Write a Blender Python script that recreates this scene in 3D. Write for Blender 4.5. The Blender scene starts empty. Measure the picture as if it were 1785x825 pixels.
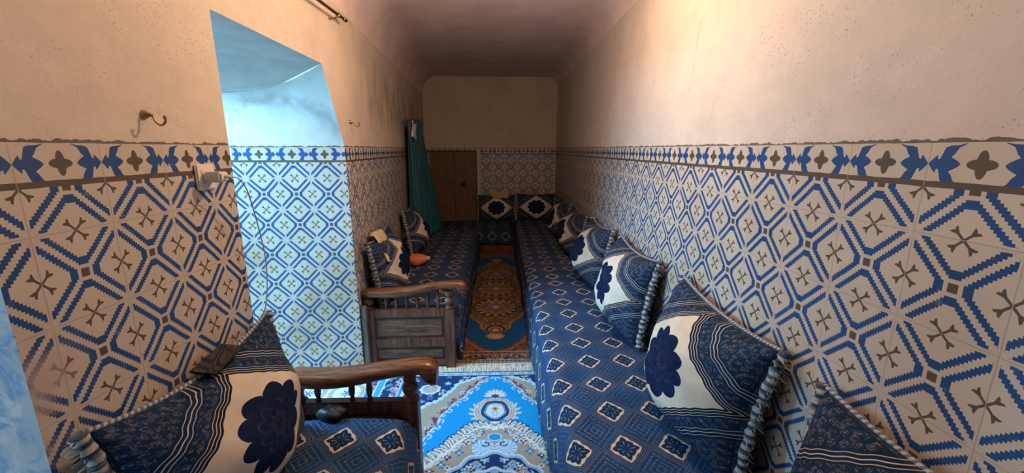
import bpy, bmesh, math, random
import numpy as np
from mathutils import Vector, Matrix
PI = math.pi
C = bpy.context.scene.collection
sc = bpy.context.scene
random.seed(7)

# ------------------------------------------------------------------ room measures (metres)
H_EYE = 1.56
XL, XR = -.963, .93
XLB = -1.17           # left wall at the back end
Y_BACK = 6.68
Y_FRONT = -1.15
TOP = 1.574           # top of the tiled dado
BORD = .0934
SEAT = .42
CEIL = 2.66

def xwall(y):
    return XL if y < 2.7 else XL + (XLB - XL) * (y - 2.7) / (Y_BACK - 2.7)

# ------------------------------------------------------------------ node expressions
class Ctx:
    def __init__(s, name):
        s.m = bpy.data.materials.new(name); s.m.use_nodes = True
        s.t = s.m.node_tree; s.t.nodes.clear()
        s.out = s.t.nodes.new('ShaderNodeOutputMaterial')
        s.b = s.t.nodes.new('ShaderNodeBsdfPrincipled')
        s.t.links.new(s.b.outputs[0], s.out.inputs[0])
    def n(s, k): return s.t.nodes.new(k)
    def link(s, v, inp):
        if isinstance(v, V): v = v.s
        if isinstance(v, (int, float)): inp.default_value = v
        elif isinstance(v, tuple): inp.default_value = tuple(v) + ((1,) if len(v) == 3 and len(inp.default_value) == 4 else ())
        else: s.t.links.new(v, inp)
    def math(s, op, *a):
        nd = s.n('ShaderNodeMath'); nd.operation = op
        for i, v in enumerate(a): s.link(v, nd.inputs[i])
        return V(s, nd.outputs[0])
    def uv(s):
        nd = s.n('ShaderNodeTexCoord'); sp = s.n('ShaderNodeSeparateXYZ')
        s.t.links.new(nd.outputs['UV'], sp.inputs[0])
        return V(s, sp.outputs[0]), V(s, sp.outputs[1])
    def obj(s):
        nd = s.n('ShaderNodeTexCoord'); sp = s.n('ShaderNodeSeparateXYZ')
        s.t.links.new(nd.outputs['Object'], sp.inputs[0])
        return [V(s, o) for o in sp.outputs]
    def vec(s, x, y, z=0.):
        nd = s.n('ShaderNodeCombineXYZ')
        for i, v in enumerate((x, y, z)): s.link(v, nd.inputs[i])
        return nd.outputs[0]
    def noise(s, vec, scale, detail=3, rough=.55, dist=0.):
        nd = s.n('ShaderNodeTexNoise'); s.link(vec, nd.inputs['Vector'])
        nd.inputs['Scale'].default_value = scale; nd.inputs['Detail'].default_value = detail
        nd.inputs['Roughness'].default_value = rough; nd.inputs['Distortion'].default_value = dist
        return V(s, nd.outputs[0])
    def voro(s, vec, scale, rnd=1., out='Distance'):
        nd = s.n('ShaderNodeTexVoronoi'); s.link(vec, nd.inputs['Vector'])
        nd.inputs['Scale'].default_value = scale; nd.inputs['Randomness'].default_value = rnd
        return V(s, nd.outputs[out])
    def ramp(s, v, pts, interp='LINEAR'):
        """piecewise function of v given by (x, y) points"""
        nd = s.n('ShaderNodeValToRGB'); r = nd.color_ramp; r.interpolation = interp
        while len(r.elements) < len(pts): r.elements.new(.5)
        for e, (x, y) in zip(r.elements, pts):
            e.position = x; e.color = (y, y, y, 1) if not isinstance(y, tuple) else y + (1,)
        s.link(v, nd.inputs[0])
        return V(s, nd.outputs[0])
    def sm(s, v, a, b, lo=0., hi=1.):
        nd = s.n('ShaderNodeMapRange'); nd.interpolation_type = 'SMOOTHSTEP'
        s.link(v, nd.inputs[0])
        for i, q in enumerate((a, b, lo, hi)): nd.inputs[1 + i].default_value = q
        return V(s, nd.outputs[0])
    def mix(s, f, a, b, mode='MIX'):
        nd = s.n('ShaderNodeMix'); nd.data_type = 'RGBA'; nd.blend_type = mode
        s.link(f, nd.inputs[0]); s.link(a, nd.inputs[6]); s.link(b, nd.inputs[7])
        return nd.outputs[2]
    def bump(s, h, strength=.3, dist=.01):
        nd = s.n('ShaderNodeBump'); nd.inputs['Strength'].default_value = strength
        nd.inputs['Distance'].default_value = dist
        s.link(h, nd.inputs['Height']); s.t.links.new(nd.outputs[0], s.b.inputs['Normal'])
    def fin(s, col, rough=.6, spec=.4, metal=0., sheen=0.):
        s.link(col, s.b.inputs['Base Color']); s.link(rough, s.b.inputs['Roughness'])
        s.b.inputs['Specular IOR Level'].default_value = spec
        s.b.inputs['Metallic'].default_value = metal
        if sheen:
            s.b.inputs['Sheen Weight'].default_value = sheen
            s.b.inputs['Sheen Roughness'].default_value = .4
        return s.m

class V:
    def __init__(self, c, s): self.c, self.s = c, s
    def __add__(a, b): return a.c.math('ADD', a, b)
    __radd__ = __add__
    def __sub__(a, b): return a.c.math('SUBTRACT', a, b)
    def __rsub__(a, b): return a.c.math('SUBTRACT', b, a)
    def __mul__(a, b): return a.c.math('MULTIPLY', a, b)
    __rmul__ = __mul__
    def __truediv__(a, b): return a.c.math('DIVIDE', a, b)
    def __gt__(a, b): return a.c.math('GREATER_THAN', a, b)
    def __lt__(a, b): return a.c.math('LESS_THAN', a, b)
    def abs(a): return a.c.math('ABSOLUTE', a)
    def frac(a): return a.c.math('FRACT', a)
    def floor(a): return a.c.math('FLOOR', a)
    def sin(a): return a.c.math('SINE', a)
    def cos(a): return a.c.math('COSINE', a)
    def sqrt(a): return a.c.math('SQRT', a)
    def mn(a, b): return a.c.math('MINIMUM', a, b)
    def mx(a, b): return a.c.math('MAXIMUM', a, b)
    def band(a, lo, hi): return (a > lo) * (a < hi)
    def inv(a): return 1. - a

# ------------------------------------------------------------------ materials
CREAM = (.60, .515, .42); TBLUE = (.022, .078, .235); TBROWN = (.070, .046, .030)

def wall_material(name, plaster=(.66, .56, .46), per=.2, phase=0., dirt=.3, streak=0., pits=.4, jamb=False, crack=False, dado=True, tile_tint=1., wear=0.):
    c = Ctx(name)
    u, h = c.uv()
    P = c.vec(u, h, 0.)
    n1 = c.noise(P, 2.2, 5); n2 = c.noise(P, 14, 4); n3 = c.noise(P, 60, 3)
    # plaster: uneven limewash with rubbed dirt, trowel pits and soot streaks
    base = c.mix(c.sm(n1, .3, .7), tuple(.86 * k for k in plaster), plaster)
    base = c.mix(c.sm(n2, .35, .75) * .35, base, tuple(min(1, 1.1 * k) for k in plaster))
    ns = c.noise(c.vec(u * 7., h * 2.2, 3.), 1.5, 6, .65)
    if streak:
        zone = c.sm(u, 2.75, 3.6) * c.sm(h, 1.6, 1.95) * c.sm(h, 2.45, 2.0)
        base = c.mix(c.sm(ns, .36, .78) * zone * streak, base, (.16, .115, .085))
    base = c.mix(c.sm(c.noise(P, 3.1, 6, .65), .52, .75) * dirt, base, (.36, .30, .25))
    if jamb:
        bl = c.noise(P, 2.6, 4, .6)
        arc = c.sm((((u + 1.38) * (u + 1.38) * 2.2 + (h - 1.58) * (h - 1.58) * 5.).sqrt() - .62 + (bl - .5) * .7).abs(), .16, .0)
        base = c.mix(arc * c.sm(h, 1.58, 1.7) * .6 * c.sm(n2, .3, .6), base, (.30, .27, .25))
    pv = c.voro(P, 95); pn = c.noise(P, 5, 3)
    pit = (pv < .20) * c.sm(pn, .46, .6) * pits
    base = c.mix(pit, base, (.30, .24, .19))
    hgt = n3 * .5 + n2 * .8 - pit * .8
    if crack:
        cx = (u - 2.05 - (h - 1.9) * -.28 + (c.noise(P, 7, 4) - .5) * .10).abs()
        ck = (cx < .0022) * c.sm(h, 1.80, 1.86) * c.sm(h, 2.17, 2.12)
        base = c.mix(ck * .7, base, (.28, .2, .15)); hgt = hgt - ck
    if not dado:
        c.bump(hgt, .25, .006); return c.fin(base, .85, .2)
    # tiles
    uu = u + (n2 - .5) * .004; hh = h + (c.noise(c.vec(h, u, 5.), 15, 2) - .5) * .004
    su = (uu - phase) / per
    s = su.frac(); v = TOP - hh
    r = ((v - BORD) / .2 + .5).frac()
    a = (s - .5).abs(); b = (r - .5).abs()
    p = a.mn(b); q = .5 - a.mx(b)
    w = .0312
    S = (p / w).floor().mx(1.) + (q / w).floor()
    blue = S.band(10.5, 13.5) * (q > .028)
    d = (p - q).abs(); l = p + q
    bone = (d < .019 + (l - .125).mx(0.) * .52) * (l < .222) * (d > (l - .195) * 1.1)
    sq = a.mx(b) < .05
    body_br = bone.mx(sq)
    # border row
    t = v / BORD; bb = (t - .47).abs()
    A = a
    hf = c.ramp(A * 2., [(0, .0), (.30, .0), (.31, .46), (.44, .42), (.60, .41), (.70, .37), (.775, .12), (.82, .10), (.835, .2), (.90, .13), (1, .0)])
    inn = c.ramp(bb, [(0, .185), (.07, .215), (.16, .285), (.23, .255), (.36, .225), (.44, .16), (.47, .12), (.5, .1)])
    bblue = (bb < hf) * (A > inn)
    pet1 = ((a * a) / (.135 * .135) + (bb * bb) / (.12 * .12)) < 1.
    pet2 = ((a * a) / (.055 * .055) + (bb * bb) / (.30 * .30)) < 1.
    bbr = pet1.mx(pet2)
    line = v.band(BORD - .0135, BORD + .001)
    bbr = bbr.mx(line) * 1.
    inb = v < BORD
    blue = inb * bblue * (1. - bbr) + (1. - inb) * blue * (1. - body_br)
    br = inb * bbr + (1. - inb) * body_br
    gr = (.5 - a) * per < .0016
    gh = ((.5 - b) * .2 < .0014) * (1. - inb)
    grout = gr.mx(gh)
    crm = c.mix(c.sm(n1, .3, .72), tuple(k * .88 for k in CREAM), CREAM)
    crm = c.mix(c.sm(c.noise(P, 8, 5, .6), .5, .8) * .35, crm, (.44, .34, .24))
    cv = c.noise(P, 40, 2)
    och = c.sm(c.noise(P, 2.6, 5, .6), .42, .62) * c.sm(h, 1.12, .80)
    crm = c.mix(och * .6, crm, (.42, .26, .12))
    # every tile fired and worn a little differently
    tid = c.n('ShaderNodeTexWhiteNoise'); c.link(c.vec(su.floor(), ((v - BORD) / .2 + .5).floor(), 0.), tid.inputs['Vector'])
    tv = V(c, tid.outputs[0])
    crm = c.mix(c.sm(tv, .0, 1.) * .22, crm, (.50, .41, .31))
    bcol = c.mix(tv * .5, TBLUE, tuple(k * .6 for k in TBLUE))
    col = c.mix(blue * c.sm(cv, .15, .4, .75, 1.), crm, bcol)
    col = c.mix(br * .93, col, TBROWN)
    col = c.mix(grout * .6, col, (.33, .27, .21))
    # worn-away glaze at the crossings
    wn = c.noise(P, 11, 4, .6)
    corner = c.sm((.5 - a) + (.5 - b), .16, .02) * (1. - inb)
    col = c.mix(c.sm(wn, .5, .64) * corner * .8, col, (.50, .45, .38))
    if wear:
        col = c.mix(c.sm(c.noise(P, 5, 5, .65), .46, .6) * c.sm(u, .93, .80) * c.sm(h, 1.2, 1.05) * wear, col, (.46, .36, .29))
    tn = c.noise(c.vec(u, .3, 0.), 26, 4)
    above = v < 0.
    rag = (v > (-.002 - c.sm(tn, .3, .65) * .008)) * above
    col = c.mix(above, col, base)
    col = c.mix(rag * .9, col, (.10, .075, .055))
    tile = 1. - above
    c.bump(hgt * above + tile * (1.3 - grout * .5 + n2 * .15), .28, .006)
    rough = above * .45 + .42 + (n2 - .5) * .15
    return c.fin(col, rough, .35)

def simple(name, col, rough=.6, spec=.4, metal=0., var=.15, scale=30, bump=0., sheen=0., sv=(1, 1, 1)):
    c = Ctx(name); x, y, z = c.obj()
    n = c.noise(c.vec(x * sv[0], y * sv[1], z * sv[2]), scale, 4)
    cc = c.mix(c.sm(n, .3, .7), tuple(k * (1 - var) for k in col), tuple(min(1, k * (1 + var)) for k in col))
    if bump: c.bump(n, bump, .004)
    return c.fin(cc, rough, spec, metal, sheen)

def wood(name, dark, light, rough=.32, axis=0, worn=0.):
    c = Ctx(name); x, y, z = c.obj()
    k = [9., 9., 9.]; k[axis] = .9
    P = c.vec(x * k[0], y * k[1], z * k[2])
    n = c.noise(P, 6, 5, .6, .6); n2 = c.noise(P, 26, 3)
    col = c.mix(c.sm(n * .8 + n2 * .2, .32, .68), dark, light)
    if worn:
        g = c.noise(c.vec(x, y, z), 13, 5, .65)
        col = c.mix(c.sm(g, .55, .75) * worn, col, (.20, .185, .18))
    c.bump(n2, .12, .002)
    return c.fin(col, c.sm(n, .3, .7, rough, rough + .18), .5)

NAVY = (.003, .042, .122); LINE = (.58, .44, .31)

def seat_material(name, px, py, fx, fy, k=1.):
    c = Ctx(name); u, v = c.uv()
    P = c.vec(u, v, 0.)
    x = ((u - fx) / px + .5 + (c.noise(P, 24, 2) - .5) * .05).frac() - .5
    y = ((v - fy) / py + .5 + (c.noise(c.vec(v, u, 4.), 24, 2) - .5) * .05).frac() - .5
    ax, ay = x.abs(), y.abs()
    th = c.math('ARCTAN2', y, x)
    # ogee lozenge: long tips along the axes, gently waved sides
    Dm = (ax + ay) - (ax * ay) * .35 + ((th * 8.).cos()) * .010
    med = Dm < .335
    pet = (th * 4.).cos().abs()
    fl = Dm < (.235 + pet * .058)
    slit = ((th * 4.).sin().abs() < .25) * Dm.band(.09, .19)
    medl = med * (1. - fl).mx(slit * .45)
    echo = ((Dm - .335) / .052).frac().band(.50, .86) * Dm.band(.345, .50)
    fil = Dm > .50
    D2 = (.5 - ax) + (.5 - ay)
    e2 = (D2 / .125).frac().band(.62, .88)
    gu = ((u - fx) / px + (v - fy) / py) * 7.; gv = ((u - fx) / px - (v - fy) / py) * 7.
    gx, gy = (gu.frac() - .5).abs(), (gv.frac() - .5).abs()
    dot = (gx * gx + gy * gy) < .030
    spr = c.noise(P, 130, 2) > .60
    filler = fil * (e2 * .6).mx(dot).mx(spr * .55)
    worn = c.sm(c.noise(P, 7, 4), .35, .7, .45, 1.)
    ln = medl.mx(echo * .26 * worn).mx(filler * .26 * worn)
    nap = c.noise(c.vec(u, v, 2.), 5, 3)
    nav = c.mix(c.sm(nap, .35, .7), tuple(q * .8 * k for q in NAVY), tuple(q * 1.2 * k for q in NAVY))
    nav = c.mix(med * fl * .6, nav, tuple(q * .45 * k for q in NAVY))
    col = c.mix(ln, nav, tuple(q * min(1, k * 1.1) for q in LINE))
    c.bump(c.noise(P, 220, 2) * .5 + ln, .25, .003)
    return c.fin(col, .7, .12)

def cushion_material():
    c = Ctx('cushion_damask'); u, v = c.uv()
    x, y = (u - .5) * 2., (v - .5) * 2.
    nz = c.noise(c.vec(u, v, 0.), 9, 2)
    ax, ay = x.abs(), y.abs()
    th = c.math('ARCTAN2', y, x); r = (x * x + y * y).sqrt()
    D = ax + ay + ((ax - ay) * 26.).sin() * .006
    panel = D < .90
    pet = ((th * 5.) .cos()).abs()
    lob = .425 + pet.sqrt() * .085 + ((th * 10.).cos() * .5 + .5) * .025 + (th * 2.).cos() * -.03
    fl = r < lob
    inner = ((r - .07 - pet * .07).abs() < .006).mx(((r - .22 - pet * .10).abs() < .005)).mx(((th * 5.).sin().abs() < .05) * r.band(.05, .17))
    def ln(lo, hi): return D.band(lo, hi)
    lines = ln(.93, .94).mx(ln(.97, .98)).mx(ln(1.01, 1.018))
    lines = lines.mx(ln(1.20, 1.21) * .8).mx(ln(1.245, 1.257)).mx(ln(1.295, 1.305) * .8)
    # small woven geometry in the corners
    gu, gv = (x + y) * 9., (x - y) * 9.
    gx, gy = (gu.frac() - .5).abs(), (gv.frac() - .5).abs()
    g1 = (gx + gy).band(.30, .40).mx((gx * gx + gy * gy) < .014)
    hx = ((x * 26.).sin() * (y * 26.).sin()).abs() > .78
    tex = c.noise(c.vec(u, v, 0.), 75, 3, .6)
    out = (D > 1.05) * (1. - ln(1.17, 1.34))
    geo = out * ((g1 * .34).mx(hx * .16).mx((tex > .58) * .07)) * c.sm(tex, .36, .66)
    edge = (ax.mx(ay) > .975) * .04
    navy = c.mix(c.sm(nz, .3, .7), (.004, .019, .052), (.007, .030, .078))
    navy = c.mix(ln(.90, .93).mx(ln(.94, .97)).mx(ln(.98, 1.01)), navy, (.006, .014, .035))
    flc = c.mix(c.sm(c.noise(c.vec(u, v, 1.), 20, 3), .4, .7), (.004, .011, .042), (.007, .019, .062))
    flc = c.mix(inner * .55, flc, (.16, .07, .03))
    lin = c.mix(c.sm(c.noise(c.vec(u, v, 3.), 5, 3), .35, .65), (.56, .48, .38), (.66, .57, .46))
    ctr = c.mix(fl, lin, flc)
    col = c.mix(lines.mx(geo).mx(edge), navy, (.56, .48, .40))
    col = c.mix(panel, col, ctr)
    c.bump(c.noise(c.vec(u, v, 0.), 120, 2) * .6 + tex * .3 + fl * panel * .8, .35, .003)
    return c.fin(col, .8, .12)

def fringe_material():
    c = Ctx('cushion_fringe'); u, v = c.uv()
    st = (v * 34.).frac(); n = c.noise(c.vec(u * 3., v * 90., 0.), 1., 2)
    col = c.mix((st > .52), (.025, .045, .085), (.42, .39, .34))
    col = c.mix(c.sm(n, .45, .6) * .5, col, (.30, .29, .28))
    c.bump(st, .4, .003)
    return c.fin(col, .85, .2, 0., .2)

def piping_material():
    c = Ctx('cushion_piping'); u, v = c.uv()
    st = (u * 60. + v * 1.).frac()
    col = c.mix(st > .5, (.10, .15, .24), (.42, .42, .42))
    c.bump(st, .5, .003)
    return c.fin(col, .7, .3)

def paint_material(name, rough=.9):
    c = Ctx(name)
    at = c.n('ShaderNodeVertexColor'); at.layer_name = 'weave'
    x, y, z = c.obj()
    n = c.noise(c.vec(x, y, z), 240, 2); n2 = c.noise(c.vec(x, y, z), 6, 3)
    col = c.mix(c.sm(n, .3, .7) * .3, at.outputs[0], (0., 0., 0.), 'MIX')
    c.bump(n, .3, .003)
    return c.fin(col, rough, .15, 0., .1)

M = {}
# doorway side (near) wall, far skewed wall, right wall, back wall, jamb
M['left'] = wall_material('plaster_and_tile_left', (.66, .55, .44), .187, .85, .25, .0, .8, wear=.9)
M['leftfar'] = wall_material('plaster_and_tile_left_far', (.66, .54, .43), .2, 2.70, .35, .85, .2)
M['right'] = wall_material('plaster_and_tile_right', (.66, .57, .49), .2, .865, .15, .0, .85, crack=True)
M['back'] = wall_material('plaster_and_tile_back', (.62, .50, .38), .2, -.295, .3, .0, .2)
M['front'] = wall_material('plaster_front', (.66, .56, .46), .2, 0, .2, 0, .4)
M['jamb'] = wall_material('doorway_jamb', (.70, .68, .65), .2, -1.19, .25, 0, .2, jamb=True)
M['soffit'] = simple('limewash_soffit', (.62, .64, .63), .9, .2, 0, .08, 7, .2)
M['ceiling'] = simple('ceiling_limewash', (.78, .60, .56), .9, .2, 0, .10, 3, .12)
M['reveal'] = None

def reveal_material():
    c = Ctx('worn_blue_reveal'); u, h = c.uv()
    P = c.vec(u, h, 0.)
    a = c.noise(P, 7, 6, .65, 1.2); b = c.noise(P, 18, 4, .6, .8)
    col = c.mix(c.sm(a, .42, .6), (.34, .37, .38), (.08, .22, .38))
    col = c.mix(c.sm(b, .5, .68) * .8, col, (.48, .49, .48))
    col = c.mix(c.sm(c.noise(P, 10, 5), .6, .75) * .6, col, (.22, .24, .25))
    c.bump(b, .3, .006)
    return c.fin(col, .6, .4)
M['reveal'] = reveal_material()

def floor_material():
    c = Ctx('cement_floor_tile'); u, v = c.uv()
    s, t = (u / .25).frac() - .5, (v / .25 + .3).frac() - .5
    a, b = s.abs(), t.abs()
    r0 = (s * s + t * t).sqrt()
    qx, qy = .5 - a, .5 - b
    rc = (qx * qx + qy * qy).sqrt()
    ring = rc.band(.36, .46); rl = rc.band(.355, .37).mx(rc.band(.45, .465)).mx(rc.band(.40, .415))
    th = c.math('ARCTAN2', t, s)
    leaf = r0 < (.06 + .17 * 1.) * (((th * 4.).cos() * .5 + .5) * .8 + .15)
    lf2 = rc < .19 * (((c.math('ARCTAN2', qy, qx) * 8.).cos() * .5 + .5) * .75 + .2)
    n = c.noise(c.vec(u, v, 0.), 9, 4)
    col = c.mix(c.sm(n, .3, .7), (.58, .57, .52), (.70, .68, .62))
    col = c.mix(ring * .75, col, (.36, .37, .33))
    col = c.mix(rl, col, (.20, .20, .15))
    col = c.mix(leaf.mx(lf2), col, (.03, .14, .38))
    gr = a.mx(b) > .494
    col = c.mix(gr * .7, col, (.25, .23, .2))
    return c.fin(col, .4, .4)
M['floor'] = floor_material()
M['wood_dark'] = wood('walnut_stained_wood', (.050, .016, .008), (.19, .062, .028), .34, 2, .08)
M['wood_rail'] = wood('polished_rail_wood', (.075, .020, .009), (.24, .075, .024), .22, 0, .1)
M['wood_panel'] = wood('carved_panel_wood', (.050, .023, .012), (.19, .088, .042), .32, 0, .15)
M['wood_door'] = wood('old_door_wood', (.10, .048, .022), (.22, .115, .055), .5, 2, .1)
M['wood_board'] = wood('weathered_board', (.06, .045, .035), (.16, .12, .085), .6, 2, .3)
M['iron'] = simple('dark_iron', (.03, .025, .02), .5, .4, .7)
M['brass'] = simple('aged_brass', (.42, .26, .09), .28, .5, 1., .25, 40)
M['seat_r'] = seat_material('seat_damask_right', .193, .220, .487, 1.577)
M['seat_l'] = seat_material('seat_damask_left', .200, .220, -.636, 1.44)
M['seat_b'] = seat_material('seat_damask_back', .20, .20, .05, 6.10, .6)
M['cushion'] = cushion_material()
M['fringe'] = fringe_material(); M['piping'] = piping_material()
M['curtain'] = simple('teal_curtain_cloth', (.006, .105, .145), .55, .4, 0, .2, 6, .1, .3, (1, 1, .2))
M['paper'] = simple('white_paper', (.72, .68, .6), .8, .2, 0, .06, 20)
M['cream_cloth'] = simple('cream_cloth', (.66, .53, .36), .9, .1, 0, .1, 25, .3, .2)
M['tan_paper'] = simple('tan_card', (.48, .33, .18), .8, .2, 0, .1, 25)
M['pink'] = simple('salmon_plastic', (.70, .20, .12), .45, .4, 0, .1, 10)
M['pinkwhite'] = simple('pale_tip', (.72, .55, .46), .5, .4, 0, .05, 10)
M['plastic'] = simple('white_plastic', (.72, .66, .58), .4, .5, 0, .04, 20)
M['cable'] = simple('cable_grey', (.34, .31, .29), .5, .4, 0, .04, 20)
M['black'] = simple('black_cloth', (.008, .008, .010), .5, .4, 0, .2, 30, .2)
M['glass'] = simple('phone_screen', (.006, .005, .004), .05, .9, 0, .02, 20)
M['phone'] = simple('phone_body', (.02, .017, .015), .3, .5, .3, .05, 20)
M['blue_rug'] = paint_material('blue_rug_pile'); M['dark_rug'] = paint_material('brown_rug_pile')
M['rugfringe'] = simple('rug_fringe_cotton', (.62, .56, .47), .9, .1, 0, .15, 60)

# ------------------------------------------------------------------ mesh helpers
def link(name, bm, mats, parent=None, smooth=False, loc=None):
    me = bpy.data.meshes.new(name); bm.to_mesh(me); bm.free()
    for m in (mats if isinstance(mats, (list, tuple)) else [mats]): me.materials.append(m)
    if smooth:
        for p in me.polygons: p.use_smooth = True
    o = bpy.data.objects.new(name, me); C.objects.link(o)
    if parent: o.parent = parent
    if loc: o.location = loc
    return o

def thing(name, label, cat, loc=(0, 0, 0), rot=(0, 0, 0), group=None):
    o = bpy.data.objects.new(name, None); C.objects.link(o); o.empty_display_size = .1
    o.location = loc; o.rotation_euler = rot
    return tag(o, label, cat, group)

def tag(o, label, cat, group=None):
    o['label'] = label; o['category'] = cat
    if group: o['group'] = group
    return o

def struct(o): o['kind'] = 'structure'; return o

def box(bm, x0, x1, y0, y1, z0, z1, bev=0.):
    vs = [bm.verts.new((x, y, z)) for x in (x0, x1) for y in (y0, y1) for z in (z0, z1)]
    fs = [bm.faces.new([vs[i] for i in f]) for f in ((0, 1, 3, 2), (4, 6, 7, 5), (0, 4, 5, 1), (2, 3, 7, 6), (0, 2, 6, 4), (1, 5, 7, 3))]
    if bev:
        es = list({e for f in fs for e in f.edges})
        bmesh.ops.bevel(bm, geom=es, offset=bev, segments=2, affect='EDGES')

def quadface(bm, pts, uvl, uvs):
    f = bm.faces.new([bm.verts.new(p) for p in pts])
    for lp, q in zip(f.loops, uvs): lp[uvl].uv = q
    return f

def lathe(bm, prof, cx, cy, n=14):
    """prof: (radius, z) list, axis vertical through cx, cy"""
    rings = []
    for r, z in prof:
        rings.append([bm.verts.new((cx + r * math.cos(2 * PI * i / n), cy + r * math.sin(2 * PI * i / n), z)) for i in range(n)])
    for a, b in zip(rings, rings[1:]):
        for i in range(n): bm.faces.new((a[i], a[(i + 1) % n], b[(i + 1) % n], b[i]))
    bm.faces.new(rings[0][::-1]); bm.faces.new(rings[-1])

def tube(bm, pts, rad, n=8, uvl=None, cap=True):
    pts = [Vector(p) for p in pts]; rs = rad if isinstance(rad, (list, tuple)) else [rad] * len(pts)
    rings = []; up = Vector((0, 0, 1)); L = 0; Ls = []
    for i, p in enumerate(pts):
        d = (pts[min(i + 1, len(pts) - 1)] - pts[max(i - 1, 0)]).normalized()
        a = d.cross(up if abs(d.z) < .95 else Vector((1, 0, 0))).normalized(); b = d.cross(a)
        rings.append([bm.verts.new(p + (a * math.cos(2 * PI * k / n) + b * math.sin(2 * PI * k / n)) * rs[i]) for k in range(n)])
        if i: L += (pts[i] - pts[i - 1]).length
        Ls.append(L)
    for i in range(len(rings) - 1):
        for k in range(n):
            f = bm.faces.new((rings[i][k], rings[i][(k + 1) % n], rings[i + 1][(k + 1) % n], rings[i + 1][k]))
            if uvl:
                for lp, (uu, vv) in zip(f.loops, ((Ls[i], k / n), (Ls[i], (k + 1) / n), (Ls[i + 1], (k + 1) / n), (Ls[i + 1], k / n))):
                    lp[uvl].uv = (uu, vv)
    if cap: bm.faces.new(rings[0][::-1]); bm.faces.new(rings[-1])

def smoothcurve(pts, n=8):
    """Catmull-Rom through points"""
    P = [Vector(p) for p in pts]; P = [P[0] * 2 - P[1]] + P + [P[-1] * 2 - P[-2]]
    out = []
    for i in range(1, len(P) - 2):
        for k in range(n):
            t = k / n; a, b, c_, d = P[i - 1], P[i], P[i + 1], P[i + 2]
            out.append(.5 * ((2 * b) + (c_ - a) * t + (2 * a - 5 * b + 4 * c_ - d) * t * t + (3 * b - a - 3 * c_ + d) * t ** 3))
    out.append(P[-2]); return out

def normals(bm): bmesh.ops.recalc_face_normals(bm, faces=bm.faces[:])

# ------------------------------------------------------------------ the room
X_OUT = -1.78
def wallbm():
    bm = bmesh.new(); return bm, bm.loops.layers.uv.new('UVMap')

def yz(bm, l, X, pts):      # face on a plane of constant X
    quadface(bm, [(X, y, z) for y, z in pts], l, [(y, z) for y, z in pts])

TW = 2.72
bm, l = wallbm()
yz(bm, l, XL, [(.781, 0), (.781, TW), (1.525, TW), (1.525, 0)])
yz(bm, l, XL, [(1.525, 2.02), (1.525, TW), (2.407, TW), (2.407, 2.02)])
yz(bm, l, XL, [(2.407, 2.02), (2.407, TW), (2.70, TW), (2.70, 0), (2.668, 0), (2.648, 1.574)])
yz(bm, l, XL, [(-.25, 2.05), (-.25, TW), (.781, TW), (.781, 2.05)])
yz(bm, l, XL, [(Y_FRONT, 0), (Y_FRONT, TW), (-.25, TW), (-.25, 0)])
quadface(bm, [(XL, 2.70, 0), (XL, 2.70, TW), (XLB, Y_BACK, TW), (XLB, Y_BACK, 0)], l, [(2.70, 0), (2.70, TW), (Y_BACK, TW), (Y_BACK, 0)])
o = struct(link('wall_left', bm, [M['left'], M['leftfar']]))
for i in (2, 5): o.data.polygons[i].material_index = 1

bm, l = wallbm()
yz(bm, l, XR, [(Y_FRONT, 0), (Y_FRONT, TW), (Y_BACK, TW), (Y_BACK, 0)])
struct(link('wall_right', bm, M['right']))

# back wall with the door recess
DX0, DX1, DZ = -1.105, -.340, 1.545
bm, l = wallbm()
def xz(Y, pts): quadface(bm, [(x, Y, z) for x, z in pts], l, [(x, z) for x, z in pts])
xz(Y_BACK, [(DX1, 0), (XR, 0), (XR, TW), (DX1, TW)])
xz(Y_BACK, [(DX0, DZ), (DX1, DZ), (DX1, TW), (DX0, TW)])
xz(Y_BACK, [(XLB, 0), (DX0, 0), (DX0, TW), (XLB, TW)])
for xa in (DX0, DX1):
    quadface(bm, [(xa, Y_BACK, 0), (xa, Y_BACK + .14, 0), (xa, Y_BACK + .14, DZ), (xa, Y_BACK, DZ)], l, [(0, 2.), (.1, 2.), (.1, 2.6), (0, 2.6)])
quadface(bm, [(DX0, Y_BACK, DZ), (DX1, Y_BACK, DZ), (DX1, Y_BACK + .14, DZ), (DX0, Y_BACK + .14, DZ)], l, [(0, 2), (.7, 2), (.7, 2.1), (0, 2.1)])
xz(Y_BACK + .14, [(DX0, 0), (DX1, 0), (DX1, DZ), (DX0, DZ)])
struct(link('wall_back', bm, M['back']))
bm = bmesh.new(); box(bm, DX1 + .002, DX1 + .032, Y_BACK - .012, Y_BACK - .001, .02, 1.574, .002)
struct(link('trim_1', bm, M['soffit']))

bm, l = wallbm()
quadface(bm, [(XR, Y_FRONT, 0), (XL, Y_FRONT, 0), (XL, Y_FRONT, TW), (XR, Y_FRONT, TW)], l, [(XR, 0), (XL, 0), (XL, TW), (XR, TW)])
struct(link('wall_front', bm, M['front']))

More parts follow.
